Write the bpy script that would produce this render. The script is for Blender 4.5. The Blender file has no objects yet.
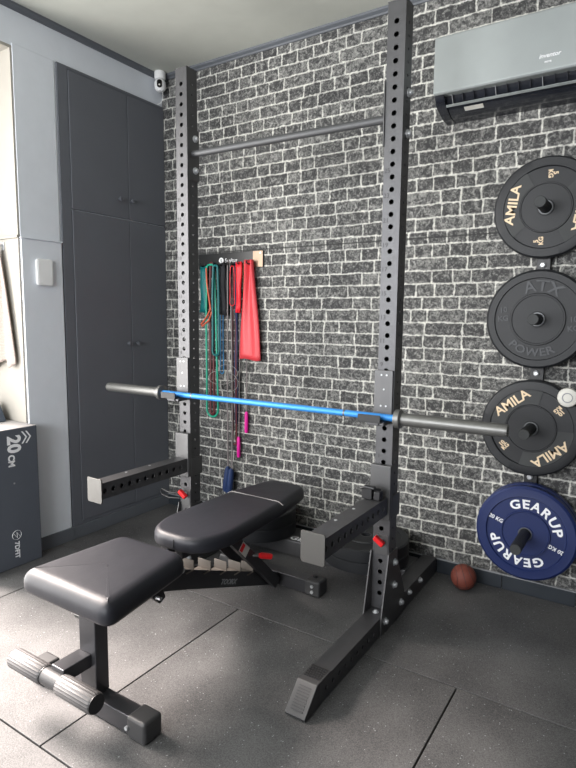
import bpy, bmesh, math, random
from mathutils import Vector, Matrix
random.seed(7)
sc = bpy.context.scene
C = sc.collection
PI = math.pi
# ------------------------------------------------------------------ camera
YAW, PITCH, ROLL, FPX, EYE = math.radians(-32.858), math.radians(-6.746), math.radians(0.565), 563.8, 1.35
f = Vector((math.sin(YAW)*math.cos(PITCH), math.cos(YAW)*math.cos(PITCH), math.sin(PITCH)))
r = f.cross(Vector((0, 0, 1))).normalized(); u = r.cross(f)
R_ = r*math.cos(ROLL)+u*math.sin(ROLL); U_ = u*math.cos(ROLL)-r*math.sin(ROLL)
cd = bpy.data.cameras.new('camera'); cam = bpy.data.objects.new('camera', cd); C.objects.link(cam)
cam.matrix_world = Matrix(((R_.x, U_.x, -f.x, 0), (R_.y, U_.y, -f.y, 0), (R_.z, U_.z, -f.z, EYE), (0, 0, 0, 1)))
cd.sensor_fit = 'HORIZONTAL'; cd.sensor_width = 36; cd.lens = 36*FPX/576; cd.clip_start = .05
sc.camera = cam
# ------------------------------------------------------------------ light
w = bpy.data.worlds.new('sky'); sc.world = w; w.use_nodes = True
w.node_tree.nodes['Background'].inputs[0].default_value = (.92, .95, 1, 1)
w.node_tree.nodes['Background'].inputs[1].default_value = .6
def area(name, loc, look, sx, sy, power, col):
    l = bpy.data.lights.new(name, 'AREA'); l.shape = 'RECTANGLE'; l.size = sx; l.size_y = sy; l.energy = power; l.color = col
    o = bpy.data.objects.new(name, l); C.objects.link(o); o.location = loc
    o.rotation_euler = Vector(look).to_track_quat('-Z', 'Y').to_euler(); return o
area('daylight_left_window', (-3.38, .26, 1.33), (1, .03, -.02), 1.9, 2.6, 138, (1, .97, .93))
area('daylight_rear_door', (-1.3, -2.46, 1.85), (-.12, 1, .03), 2.8, 1.5, 132, (.96, .975, 1))
sl = bpy.data.lights.new('sun', 'SUN'); sl.energy = 17; sl.angle = math.radians(26); sl.color = (1, .87, .80)
so = bpy.data.objects.new('sun', sl); C.objects.link(so); so.rotation_euler = Vector((.73, .02, -.68)).to_track_quat('-Z', 'Y').to_euler()
sc.view_settings.view_transform = 'Standard'; sc.view_settings.look = 'None'
sc.view_settings.gamma = 1; sc.view_settings.use_curve_mapping = False
sc.view_settings.exposure = 0.42

# ------------------------------------------------------------------ materials
def lin(c):
    return tuple((x/12.92 if x <= .04045 else ((x+.055)/1.055)**2.4) for x in c)
def mat(name, rgb, rough=.5, metal=0, bump=0, bscale=60, var=0, vscale=8, spec=.5, coat=0, trans=0):
    m = bpy.data.materials.new(name); m.use_nodes = True; nt = m.node_tree; b = nt.nodes['Principled BSDF']
    c = lin(tuple(v/255 for v in rgb)) + (1,)
    b.inputs['Base Color'].default_value = c; b.inputs['Roughness'].default_value = rough
    b.inputs['Metallic'].default_value = metal; b.inputs['Specular IOR Level'].default_value = spec
    b.inputs['Coat Weight'].default_value = coat
    tc = nt.nodes.new('ShaderNodeTexCoord')
    if var or True:
        n = nt.nodes.new('ShaderNodeTexNoise'); n.inputs['Scale'].default_value = vscale; n.inputs['Detail'].default_value = 5
        nt.links.new(tc.outputs['Object'], n.inputs['Vector'])
        mr = nt.nodes.new('ShaderNodeMapRange'); v = var or .04
        mr.inputs['From Min'].default_value = .25; mr.inputs['From Max'].default_value = .75
        mr.inputs['To Min'].default_value = 1-v; mr.inputs['To Max'].default_value = 1+v
        nt.links.new(n.outputs['Fac'], mr.inputs['Value'])
        mx = nt.nodes.new('ShaderNodeVectorMath'); mx.operation = 'SCALE'; mx.inputs[0].default_value = c[:3]
        nt.links.new(mr.outputs['Result'], mx.inputs['Scale']); nt.links.new(mx.outputs[0], b.inputs['Base Color'])
    if bump:
        n2 = nt.nodes.new('ShaderNodeTexNoise'); n2.inputs['Scale'].default_value = bscale; n2.inputs['Detail'].default_value = 4
        nt.links.new(tc.outputs['Object'], n2.inputs['Vector'])
        bp = nt.nodes.new('ShaderNodeBump'); bp.inputs['Strength'].default_value = bump; bp.inputs['Distance'].default_value = .01
        nt.links.new(n2.outputs['Fac'], bp.inputs['Height']); nt.links.new(bp.outputs[0], b.inputs['Normal'])
    return m
M = dict(
    pier=mat('painted_blue_grey', (216, 221, 228), .7, bump=.06, bscale=25, var=.03),
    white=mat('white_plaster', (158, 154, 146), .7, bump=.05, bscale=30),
    ceil=mat('ceiling_paint', (186, 188, 180), .8, bump=.04, bscale=10),
    trimd=mat('charcoal_wall_paint', (48, 50, 54), .8), trim=mat('dark_grey_trim', (92, 96, 102), .6),
    skirt=mat('dark_tile', (44, 49, 55), .35, var=.1),
    cab=mat('cabinet_charcoal', (94, 97, 104), .55, bump=.02, bscale=12, var=.05, vscale=3),
    knob=mat('knob_charcoal', (88, 91, 98), .4),
    rack=mat('rack_powder_coat', (88, 88, 90), .43, metal=.7, bump=.05, bscale=260, var=.08, vscale=20),
    rackp=mat('rack_plate_powder_coat', (94, 94, 95), .42, metal=.7, bump=.04, bscale=260, var=.08),
    cappl=mat('grey_steel_cap', (88, 87, 85), .5, metal=.65, var=.05),
    bolt=mat('zinc_bolt', (188, 190, 192), .35, metal=.5),
    steel=mat('bar_steel', (118, 118, 116), .42, metal=.7, bump=.02, bscale=200, var=.08, vscale=40),
    barm=mat('pull_up_bar_coat', (78, 79, 81), .5, metal=.4), chrome=mat('worn_steel_tube', (120, 120, 120), .35, metal=.7),
    blue=mat('blue_anodised', (56, 138, 214), .4, metal=.25, var=.08, vscale=60),
    blk=mat('black_plastic', (26, 26, 28), .45),
    pad=mat('black_leatherette', (34, 35, 41), .48, spec=.35, bump=.22, bscale=9, var=.1, vscale=6),
    padw=mat('leatherette_piping', (120, 118, 116), .4),
    bench=mat('bench_frame_coat', (72, 72, 75), .34, metal=.6, bump=.03, bscale=240),
    cap=mat('rubber_end_cap', (52, 52, 53), .5),
    tab=mat('worn_zinc_tab', (118, 112, 106), .5, metal=.4),
    red=mat('red_plastic', (225, 30, 36), .4),
    rub=mat('bumper_rubber', (22, 24, 28), .55, bump=.06, bscale=200, var=.08),
    rub2=mat('bumper_rubber_panel', (50, 52, 53), .65, bump=.05, bscale=200),
    rubb=mat('bumper_blue', (18, 35, 84), .5, bump=.04, bscale=160, var=.06),
    beige=mat('beige_lettering', (222, 200, 168), .6),
    wht=mat('white_lettering', (235, 236, 238), .5),
    emb=mat('embossed_rubber', (56, 58, 62), .5),
    grey=mat('grey_print', (140, 142, 145), .6),
    ring=mat('steel_insert', (96, 98, 100), .45, metal=.6),
    ac=mat('silver_panel', (152, 158, 158), .4, metal=.15),
    acd=mat('glossy_dark_plastic', (36, 39, 46), .25, coat=.4),
    lab=mat('printed_label', (205, 203, 196), .5),
    wplas=mat('white_plastic', (235, 236, 236), .4),
    lens=mat('black_glass', (10, 10, 12), .1),
    box=mat('plyo_box_grey', (78, 83, 92), .7, var=.04),
    boxe=mat('plyo_box_edge', (150, 148, 148), .7),
    ball=mat('basketball_rubber', (112, 54, 42), .6, bump=.35, bscale=260),
    teal=mat('teal_latex', (0, 98, 100), .5), green=mat('green_latex', (20, 160, 130), .45),
    maroon=mat('maroon_latex', (92, 34, 38), .5), navy=mat('navy_fabric', (24, 34, 74), .7),
    navyh=mat('navy_foam', (28, 52, 98), .6), orange=mat('orange_latex', (196, 84, 52), .5),
    cyan=mat('blue_latex', (40, 120, 170), .5), dk=mat('black_webbing', (22, 24, 30), .8),
    redb=mat('red_latex', (222, 28, 42), .5), pink=mat('coral_latex', (214, 66, 74), .45, var=.1, vscale=5),
    mag=mat('magenta_foam', (232, 30, 160), .5), cord=mat('grey_cord', (130, 122, 122), .5),
    pale=mat('pale_cord', (150, 150, 146), .5), bpan=mat('band_panel_black', (32, 33, 34), .3),
    brush=mat('brushed_steel', (150, 130, 112), .4, metal=.6), green2=mat('olive_latex', (70, 80, 40), .6),
)
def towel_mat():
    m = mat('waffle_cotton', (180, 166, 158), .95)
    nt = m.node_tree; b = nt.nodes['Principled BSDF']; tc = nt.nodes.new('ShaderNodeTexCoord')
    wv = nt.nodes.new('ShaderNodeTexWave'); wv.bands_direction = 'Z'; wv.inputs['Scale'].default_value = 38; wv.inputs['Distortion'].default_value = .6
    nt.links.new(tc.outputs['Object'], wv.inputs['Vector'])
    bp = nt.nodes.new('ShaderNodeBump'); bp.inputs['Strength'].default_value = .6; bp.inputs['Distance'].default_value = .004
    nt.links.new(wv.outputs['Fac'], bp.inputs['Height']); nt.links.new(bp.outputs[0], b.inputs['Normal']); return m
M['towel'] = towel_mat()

def math_n(nt, op, a, b=None, c=None):
    n = nt.nodes.new('ShaderNodeMath'); n.operation = op
    for i, v in enumerate((a, b, c)):
        if v is None: continue
        if isinstance(v, (int, float)): n.inputs[i].default_value = v
        else: nt.links.new(v, n.inputs[i])
    return n.outputs[0]
def smooth(nt, v, a, b, lo=0, hi=1):
    n = nt.nodes.new('ShaderNodeMapRange'); n.interpolation_type = 'SMOOTHSTEP'
    n.inputs['From Min'].default_value = a; n.inputs['From Max'].default_value = b
    n.inputs['To Min'].default_value = lo; n.inputs['To Max'].default_value = hi
    nt.links.new(v, n.inputs['Value']); return n.outputs[0]
def brick_mat():
    m = bpy.data.materials.new('brick_wallpaper'); m.use_nodes = True; nt = m.node_tree; b = nt.nodes['Principled BSDF']
    b.inputs['Roughness'].default_value = .75
    tc = nt.nodes.new('ShaderNodeTexCoord'); sp = nt.nodes.new('ShaderNodeSeparateXYZ'); nt.links.new(tc.outputs['Object'], sp.inputs[0])
    def noise(scale, det=4, rough=.6, vec=None, dist=0):
        n = nt.nodes.new('ShaderNodeTexNoise'); n.inputs['Scale'].default_value = scale; n.inputs['Detail'].default_value = det
        n.inputs['Roughness'].default_value = rough; n.inputs['Distortion'].default_value = dist
        nt.links.new(vec or tc.outputs['Object'], n.inputs['Vector']); return n
    wob = noise(14, 3)
    ws = nt.nodes.new('ShaderNodeSeparateColor'); nt.links.new(wob.outputs['Color'], ws.inputs[0])
    x = math_n(nt, 'ADD', sp.outputs['X'], math_n(nt, 'MULTIPLY', math_n(nt, 'SUBTRACT', ws.outputs[0], .5), .018))
    z = math_n(nt, 'ADD', sp.outputs['Z'], math_n(nt, 'MULTIPLY', math_n(nt, 'SUBTRACT', ws.outputs[1], .5), .016))
    H = .0665; W = .200
    zr = math_n(nt, 'DIVIDE', z, H); row = math_n(nt, 'FLOOR', zr); fz = math_n(nt, 'SUBTRACT', zr, row)
    wn = nt.nodes.new('ShaderNodeTexWhiteNoise'); wn.noise_dimensions = '1D'; nt.links.new(row, wn.inputs['W'])
    xo = math_n(nt, 'ADD', math_n(nt, 'DIVIDE', x, W), math_n(nt, 'MULTIPLY', wn.outputs['Value'], 3.7))
    col = math_n(nt, 'FLOOR', xo); fx = math_n(nt, 'SUBTRACT', xo, col)
    cv = nt.nodes.new('ShaderNodeCombineXYZ'); nt.links.new(col, cv.inputs[0]); nt.links.new(row, cv.inputs[1])
    w2 = nt.nodes.new('ShaderNodeTexWhiteNoise'); w2.noise_dimensions = '2D'; nt.links.new(cv.outputs[0], w2.inputs['Vector'])
    split = math_n(nt, 'GREATER_THAN', w2.outputs['Value'], .48)
    ws2 = nt.nodes.new('ShaderNodeSeparateColor'); nt.links.new(w2.outputs['Color'], ws2.inputs[0])
    mid = math_n(nt, 'ADD', .44, math_n(nt, 'MULTIPLY', ws2.outputs[1], .14))
    dx = math_n(nt, 'MULTIPLY', math_n(nt, 'MINIMUM', fx, math_n(nt, 'SUBTRACT', 1, fx)), W)
    dm = math_n(nt, 'MULTIPLY', math_n(nt, 'ABSOLUTE', math_n(nt, 'SUBTRACT', fx, mid)), W)
    dm = math_n(nt, 'ADD', dm, math_n(nt, 'MULTIPLY', math_n(nt, 'SUBTRACT', 1, split), 1))
    dz = math_n(nt, 'MULTIPLY', math_n(nt, 'MINIMUM', fz, math_n(nt, 'SUBTRACT', 1, fz)), H)
    d = math_n(nt, 'SMOOTH_MIN', math_n(nt, 'MINIMUM', dx, dm), dz, .008)
    edge = noise(70, 3)
    d = math_n(nt, 'ADD', d, math_n(nt, 'MULTIPLY', math_n(nt, 'SUBTRACT', edge.outputs['Fac'], .5), .014))
    mort = smooth(nt, d, .0018, .0062, 1, 0)
    half = math_n(nt, 'MULTIPLY', split, math_n(nt, 'GREATER_THAN', fx, mid))
    cv2 = nt.nodes.new('ShaderNodeCombineXYZ'); nt.links.new(col, cv2.inputs[0]); nt.links.new(row, cv2.inputs[1]); nt.links.new(half, cv2.inputs[2])
    w3 = nt.nodes.new('ShaderNodeTexWhiteNoise'); w3.noise_dimensions = '3D'; nt.links.new(cv2.outputs[0], w3.inputs['Vector'])
    n1 = noise(34, 8, .8, dist=.8); n2 = noise(95, 5, .75)
    t = math_n(nt, 'ADD', math_n(nt, 'MULTIPLY', n1.outputs['Fac'], .62), math_n(nt, 'MULTIPLY', n2.outputs['Fac'], .38))
    t = math_n(nt, 'ADD', t, math_n(nt, 'MULTIPLY', math_n(nt, 'SUBTRACT', w3.outputs['Value'], .5), .05))
    chip = smooth(nt, t, .44, .66)
    rp = nt.nodes.new('ShaderNodeMix'); rp.data_type = 'RGBA'; nt.links.new(chip, rp.inputs[0])
    rp.inputs[6].default_value = lin((.185, .185, .19))+(1,); rp.inputs[7].default_value = lin((.62, .62, .605))+(1,)
    mx = nt.nodes.new('ShaderNodeMix'); mx.data_type = 'RGBA'; nt.links.new(mort, mx.inputs[0])
    nt.links.new(rp.outputs[2], mx.inputs[6]); mr_ = nt.nodes.new('ShaderNodeMix'); mr_.data_type = 'RGBA'; nt.links.new(smooth(nt, n1.outputs['Fac'], .38, .62), mr_.inputs[0])
    mr_.inputs[6].default_value = lin((.60, .60, .585))+(1,); mr_.inputs[7].default_value = lin((.84, .835, .805))+(1,); nt.links.new(mr_.outputs[2], mx.inputs[7])
    # joint between two wallpaper lengths
    sd = math_n(nt, 'ABSOLUTE', math_n(nt, 'SUBTRACT', sp.outputs['Z'], 1.7635))
    sl = smooth(nt, sd, .003, .0055, .78, 0)
    mx2 = nt.nodes.new('ShaderNodeMix'); mx2.data_type = 'RGBA'; nt.links.new(sl, mx2.inputs[0])
    nt.links.new(mx.outputs[2], mx2.inputs[6]); mx2.inputs[7].default_value = (.02, .02, .02, 1)
    nt.links.new(mx2.outputs[2], b.inputs['Base Color'])
    bp = nt.nodes.new('ShaderNodeBump'); bp.inputs['Strength'].default_value = .5; bp.inputs['Distance'].default_value = .006
    hh = math_n(nt, 'ADD', math_n(nt, 'SUBTRACT', 1, mort), math_n(nt, 'MULTIPLY', n2.outputs['Fac'], .5))
    nt.links.new(hh, bp.inputs['Height']); nt.links.new(bp.outputs[0], b.inputs['Normal'])
    return m
M['brick'] = brick_mat()
def rubber_mat():
    m = bpy.data.materials.new('speckled_rubber'); m.use_nodes = True; nt = m.node_tree; b = nt.nodes['Principled BSDF']
    b.inputs['Roughness'].default_value = .62
    tc = nt.nodes.new('ShaderNodeTexCoord')
    v = nt.nodes.new('ShaderNodeTexVoronoi'); v.inputs['Scale'].default_value = 150; nt.links.new(tc.outputs['Object'], v.inputs['Vector'])
    cs = nt.nodes.new('ShaderNodeSeparateColor'); nt.links.new(v.outputs['Color'], cs.inputs[0])
    pick = math_n(nt, 'GREATER_THAN', cs.outputs[0], .93)
    thr = math_n(nt, 'MULTIPLY', cs.outputs[1], .36)
    dot = math_n(nt, 'MULTIPLY', pick, math_n(nt, 'LESS_THAN', v.outputs['Distance'], thr))
    n = nt.nodes.new('ShaderNodeTexNoise'); n.inputs['Scale'].default_value = 260; n.inputs['Detail'].default_value = 3; nt.links.new(tc.outputs['Object'], n.inputs['Vector'])
    n3 = nt.nodes.new('ShaderNodeTexNoise'); n3.inputs['Scale'].default_value = 3; n3.inputs['Detail'].default_value = 5; nt.links.new(tc.outputs['Object'], n3.inputs['Vector'])
    k = math_n(nt, 'ADD', math_n(nt, 'MULTIPLY', n.outputs['Fac'], .7), math_n(nt, 'MULTIPLY', n3.outputs['Fac'], .5))
    g = nt.nodes.new('ShaderNodeMix'); g.data_type = 'RGBA'; nt.links.new(smooth(nt, k, .35, .85), g.inputs[0])
    g.inputs[6].default_value = lin((.185, .185, .19))+(1,); g.inputs[7].default_value = lin((.385, .383, .383))+(1,)
    mx = nt.nodes.new('ShaderNodeMix'); mx.data_type = 'RGBA'; nt.links.new(dot, mx.inputs[0]); nt.links.new(g.outputs[2], mx.inputs[6])
    mx.inputs[7].default_value = lin((.56, .57, .58))+(1,)
    nt.links.new(mx.outputs[2], b.inputs['Base Color'])
    bp = nt.nodes.new('ShaderNodeBump'); bp.inputs['Strength'].default_value = .35; bp.inputs['Distance'].default_value = .003
    nt.links.new(n.outputs['Fac'], bp.inputs['Height']); nt.links.new(bp.outputs[0], b.inputs['Normal']); return m
M['mat'] = rubber_mat()

# ------------------------------------------------------------------ mesh helpers (world coordinates in, origin at the thing's base)
class MB:
    def __init__(s): s.v = []; s.f = []; s.sm = []
    def add(s, vs, fs, sm=False):
        n = len(s.v); s.v += [Vector(p) for p in vs]; s.f += [tuple(i+n for i in q) for q in fs]; s.sm += [sm]*len(fs); return s
    def box(s, x0, x1, y0, y1, z0, z1):
        return s.add([(x, y, z) for z in (z0, z1) for y in (y0, y1) for x in (x0, x1)],
                     [(0, 2, 3, 1), (4, 5, 7, 6), (0, 1, 5, 4), (2, 6, 7, 3), (0, 4, 6, 2), (1, 3, 7, 5)])
    def obox(s, p0, p1, wv, hv):   # beam from p0 to p1 with half extents given as vectors
        p0, p1, wv, hv = map(Vector, (p0, p1, wv, hv))
        vs = [p+a*wv+b*hv for p in (p0, p1) for a, b in ((-1, -1), (1, -1), (1, 1), (-1, 1))]
        return s.add(vs, [(3, 2, 1, 0), (4, 5, 6, 7), (0, 1, 5, 4), (1, 2, 6, 5), (2, 3, 7, 6), (3, 0, 4, 7)])
    def tube(s, pts, r, n=10, closed=False, flat=None, caps=True):
        pts = [Vector(p) for p in pts]; m = len(pts); rings = []; prev = None
        for i, p in enumerate(pts):
            a = pts[(i-1) % m] if (closed or i > 0) else p; b = pts[(i+1) % m] if (closed or i < m-1) else p
            t = (b-a).normalized()
            if prev is None:
                ref = Vector((0, 1, 0)) if abs(t.y) < .9 else Vector((1, 0, 0)); e = (ref-t*ref.dot(t)).normalized()
            else:
                e = (prev-t*prev.dot(t)); e = e.normalized() if e.length > 1e-6 else prev
            prev = e; g = t.cross(e); rr = r[i] if isinstance(r, (list, tuple)) else r; ft = flat or 1
            rings.append([p+e*math.cos(k*2*PI/n)*rr*ft+g*math.sin(k*2*PI/n)*rr for k in range(n)])
        vs = [q for R in rings for q in R]; fs = []
        for i in range(m if closed else m-1):
            j = (i+1) % m
            for k in range(n): l = (k+1) % n; fs.append((i*n+k, i*n+l, j*n+l, j*n+k))
        s.add(vs, fs, True)
        if not closed and caps:
            s.add(rings[0], [tuple(range(n))[::-1]]); s.add(rings[-1], [tuple(range(n))])
        return s
    def cyl(s, p0, p1, rr, n=24): return s.tube([p0, p1], rr, n)
    def lathe(s, prof, o=(0, 0, 0), axis='Z', n=32, sm=True, a0=0, a1=2*PI):
        o = Vector(o); full = abs(a1-a0-2*PI) < 1e-6; m = n if full else n+1; vs = []
        for (rr, h) in prof:
            for k in range(m):
                a = a0+(a1-a0)*k/n; c, d = rr*math.cos(a), rr*math.sin(a)
                vs.append(o+Vector({'Z': (c, d, h), 'Y': (c, h, d), 'X': (h, c, d)}[axis]))
        fs = []
        for i in range(len(prof)-1):
            for k in range(n):
                l = (k+1) % m; q = (i*m+k, i*m+l, (i+1)*m+l, (i+1)*m+k)
                fs.append(q if axis != 'Y' else q[::-1])
        return s.add(vs, fs, sm)
    def prism(s, poly, d0, d1, axis='X'):
        def P(a, b, d): return {'X': (d, a, b), 'Y': (a, d, b), 'Z': (a, b, d)}[axis]
        n = len(poly); vs = [P(a, b, d0) for a, b in poly]+[P(a, b, d1) for a, b in poly]
        fs = [tuple(range(n))[::-1], tuple(range(n, 2*n))]+[(i, (i+1) % n, n+(i+1) % n, n+i) for i in range(n)]
        return s.add(vs, fs)
    def face(s, o, uv, vv, wd, L, holes, hr, sleeve):   # rectangular sheet with a row of real round holes
        o, uv, vv = Vector(o), Vector(uv), Vector(vv); nrm = uv.cross(vv); hs = sorted(holes); cuts = [0]
        for a, b in zip(hs, hs[1:]): cuts.append((a+b)/2)
        cuts.append(L)
        if not hs: return s.add([o, o+uv*wd, o+uv*wd+vv*L, o+vv*L], [(0, 1, 2, 3)])
        for i, h in enumerate(hs):
            lo = max(cuts[i], h-wd/2) if i == 0 else cuts[i]; hi = min(cuts[i+1], h+wd/2) if i == len(hs)-1 else cuts[i+1]
            if i == 0 and lo > 0: s.add([o, o+uv*wd, o+uv*wd+vv*lo, o+vv*lo], [(0, 1, 2, 3)])
            if i == len(hs)-1 and hi < L: s.add([o+vv*hi, o+uv*wd+vv*hi, o+uv*wd+vv*L, o+vv*L], [(0, 1, 2, 3)])
            cs = [math.atan2(b, a) % (2*PI) for a, b in ((wd/2, lo-h), (wd/2, hi-h), (-wd/2, hi-h), (-wd/2, lo-h))]
            an = sorted(cs+[k*2*PI/16 for k in range(16)]); inn = []; out = []; dp = []
            for a in an:
                c, d = math.cos(a), math.sin(a); t = 9
                if abs(c) > 1e-9: t = min(t, wd/2/abs(c))
                if d > 1e-9: t = min(t, (hi-h)/d)
                if d < -1e-9: t = min(t, (lo-h)/d)
                p = o+uv*(wd/2+hr*c)+vv*(h+hr*d); inn.append(p); out.append(o+uv*(wd/2+t*c)+vv*(h+t*d)); dp.append(p-nrm*sleeve)
            n = len(an)
            s.add(inn+out, [(k, n+k, n+(k+1) % n, (k+1) % n) for k in range(n)])
            s.add(inn+dp, [(k, (k+1) % n, n+(k+1) % n, n+k) for k in range(n)])
        return s
    def perf(s, o, uv, dv, lv, W_, D_, L, hu=(), hd=(), ru=.0105, rd=.0060, faces='udUD'):
        """hollow square tube: width W_ along uv, depth D_ along dv, length L along lv (u x l points away from d)"""
        o, uv, dv, lv = map(Vector, (o, uv, dv, lv)); t = .004
        s.face(o, uv, lv, W_, L, hu, ru, t)                       # front
        s.face(o+uv*W_+dv*D_, -uv, lv, W_, L, hu, ru, t)          # back
        s.face(o+uv*W_, dv, lv, D_, L, hd, rd, t)
        s.face(o+dv*D_, -dv, lv, D_, L, hd, rd, t)
        s.add([o, o+uv*W_, o+uv*W_+dv*D_, o+dv*D_], [(0, 1, 2, 3)]); q = o+lv*L
        return s.add([q, q+uv*W_, q+uv*W_+dv*D_, q+dv*D_], [(3, 2, 1, 0)])
    def build(s, name, m, parent=None, bevel=0, seg=2, sub=0, org=None):
        me = bpy.data.meshes.new(name)
        if parent is not None: org = Vector((0, 0, 0)); p = parent; org = p['_o'] if '_o' in p else (0, 0, 0)
        if org is None:
            xs = [v.x for v in s.v]; ys = [v.y for v in s.v]; org = ((min(xs)+max(xs))/2, (min(ys)+max(ys))/2, min(v.z for v in s.v))
        org = Vector(tuple(org))
        me.from_pydata([v-org for v in s.v], [], s.f); me.update()
        for p, q in zip(me.polygons, s.sm): p.use_smooth = q
        me.materials.append(M[m] if isinstance(m, str) else m)
        o = bpy.data.objects.new(name, me); C.objects.link(o); o['_o'] = tuple(org)
        if parent is not None: o.parent = parent
        else: o.location = org
        if any(s.sm) and not bevel and not sub and name != 'seat' and name != 'backrest': me.set_sharp_from_angle(angle=math.radians(32))
        if bevel:
            b = o.modifiers.new('bevel', 'BEVEL'); b.width = bevel; b.segments = seg; b.limit_method = 'ANGLE'; b.angle_limit = math.radians(40)
            for p in me.polygons: p.use_smooth = True
            wn = o.modifiers.new('wn', 'WEIGHTED_NORMAL'); wn.keep_sharp = True
        if sub:
            m2 = o.modifiers.new('sub', 'SUBSURF'); m2.levels = sub; m2.render_levels = sub
            for p in me.polygons: p.use_smooth = True
        return o
def tag(o, label, cat, group=None, kind=None):
    o['label'] = label
    if cat: o['category'] = cat
    if group: o['group'] = group
    if kind: o['kind'] = kind
    return o
def thing(name, loc, label, cat, group=None):
    o = bpy.data.objects.new(name, None); C.objects.link(o); o.location = loc; o['_o'] = tuple(loc); o.empty_display_size = .05
    return tag(o, label, cat, group)
def struct(name, mb, m, parent=None, **k):
    o = mb.build(name, m, parent, **k)
    if parent is None: o['kind'] = 'structure'
    return o
def text_geo(s, size, bold=0.0, depth=.0006, shear=0, font_x=1.0, space=1.0):
    c = bpy.data.curves.new('t', 'FONT'); c.body = s; c.size = size; c.extrude = depth; c.offset = bold; c.align_x = 'CENTER'; c.shear = shear; c.resolution_u = 3; c.space_character = space
    o = bpy.data.objects.new('t', c); me = bpy.data.meshes.new_from_object(o)
    vs = [Vector((v.co.x*font_x, v.co.y, v.co.z)) for v in me.vertices]; fs = [tuple(p.vertices) for p in me.polygons]
    bpy.data.objects.remove(o); bpy.data.meshes.remove(me); bpy.data.curves.remove(c)
    if vs:
        ys = [v.y for v in vs]; mid = (min(ys)+max(ys))/2
        for v in vs: v.y -= mid
    return vs, fs
def write(s, size, org, uv, vv, m, parent, name='lettering', rot=0, bold=0, shear=0, depth=.0006, fx=1.0, label=None):
    vs, fs = text_geo(s, size, bold, depth, shear, fx); org, uv, vv = Vector(org), Vector(uv), Vector(vv); n = uv.cross(vv)
    c, d = math.cos(rot), math.sin(rot)
    o = MB().add([org+uv*(v.x*c-v.y*d)+vv*(v.x*d+v.y*c)+n*v.z for v in vs], fs).build(name, m, parent)
    if label: o['label'] = label
    return o
def arc_write(s, size, cx, cz, y, R, ang, m, parent, bold=0, depth=.0007, flip=False, fx=1.0, space=1.0):
    """lettering bent round a disc that faces -y; ang is the middle of the word, degrees anticlockwise from +x"""
    vs, fs = text_geo(s, size, bold, depth, 0, fx, space); out = []
    for v in vs:
        if not flip: a = math.radians(ang)-v.x/R; rr = R+v.y
        else: a = math.radians(ang)+v.x/R; rr = R-v.y
        out.append((cx+rr*math.cos(a), y-v.z, cz+rr*math.sin(a)))
    return MB().add(out, fs).build('lettering', m, parent)

# ================================================================== ROOM
XL, YW, ZC = -2.892, 2.88, 2.935
struct('floor', MB().box(-4.2, 1.5, -2.7, 3.1, -.10, -.021), 'blk')
struct('ceiling', MB().box(-3.6, 1.5, -2.7, 3.1, ZC, ZC+.1), 'ceil')
struct('wall_back', MB().box(-3.6, 1.5, YW, YW+.15, -.02, ZC), 'brick', org=(0, 0, 0))
struct('wall_right', MB().box(1.35, 1.5, -2.7, YW, -.02, ZC), 'trimd')
# rear wall with a wide glazed opening (behind the camera)
wr = MB().box(-3.6, -2.8, -2.65, -2.5, -.02, ZC).box(.2, 1.5, -2.65, -2.5, -.02, ZC).box(-2.8, .2, -2.65, -2.5, 2.65, ZC)
struct('wall_rear', wr, 'trimd')
fr = MB()
for x in (-2.8, -1.83, -.83, .15): fr.box(x, x+.05, -2.62, -2.55, -.02, 2.65)
fr.box(-2.8, .2, -2.62, -2.55, 2.6, 2.65); struct('door_1', fr, 'wplas')
# left wall: built-in cupboards, a pier, then the deep white window bay
struct('wall_left', MB().box(-3.6, XL, 2.07, YW, -.02, ZC).box(-3.6, XL, 1.815, 2.07, -.02, ZC).box(-3.6, XL, -2.5, 1.815, 2.73, ZC).box(-3.6, XL, -2.5, -.6, -.02, 2.73), 'pier')
struct('trim_1', MB().box(XL, XL+.014, 1.812, 2.058, -.02, 1.758).box(XL, XL+.022, 1.806, 2.062, 1.758, 1.766).box(XL, XL+.006, 1.813, 2.056, 1.766, 2.742), 'pier', bevel=.003)
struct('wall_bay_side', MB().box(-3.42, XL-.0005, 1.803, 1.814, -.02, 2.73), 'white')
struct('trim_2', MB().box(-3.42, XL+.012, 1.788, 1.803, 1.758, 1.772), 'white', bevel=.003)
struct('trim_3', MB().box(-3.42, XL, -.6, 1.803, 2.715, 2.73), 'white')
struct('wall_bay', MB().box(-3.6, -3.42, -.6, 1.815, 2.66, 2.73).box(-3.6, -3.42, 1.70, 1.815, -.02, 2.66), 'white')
wf = MB().box(-3.46, -3.40, -.6, 1.70, -.02, .03).box(-3.46, -3.40, -.6, 1.70, 2.61, 2.66)
for y in (-.6, .5, 1.64): wf.box(-3.46, -3.40, y, y+.06, .03, 2.61)
struct('window_1', wf, 'wplas')
# coves
struct('trim_4', MB().prism([(YW, ZC), (YW-.03, ZC), (YW-.028, ZC-.012), (YW-.012, ZC-.02), (YW-.008, ZC-.028), (YW, ZC-.028)], XL, 1.35, 'X'), 'trim')
struct('trim_5', MB().prism([(XL, ZC), (XL+.03, ZC), (XL+.028, ZC-.012), (XL+.012, ZC-.02), (XL+.008, ZC-.028), (XL, ZC-.028)], -2.5, YW-.03, 'Y'), 'trim')
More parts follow.
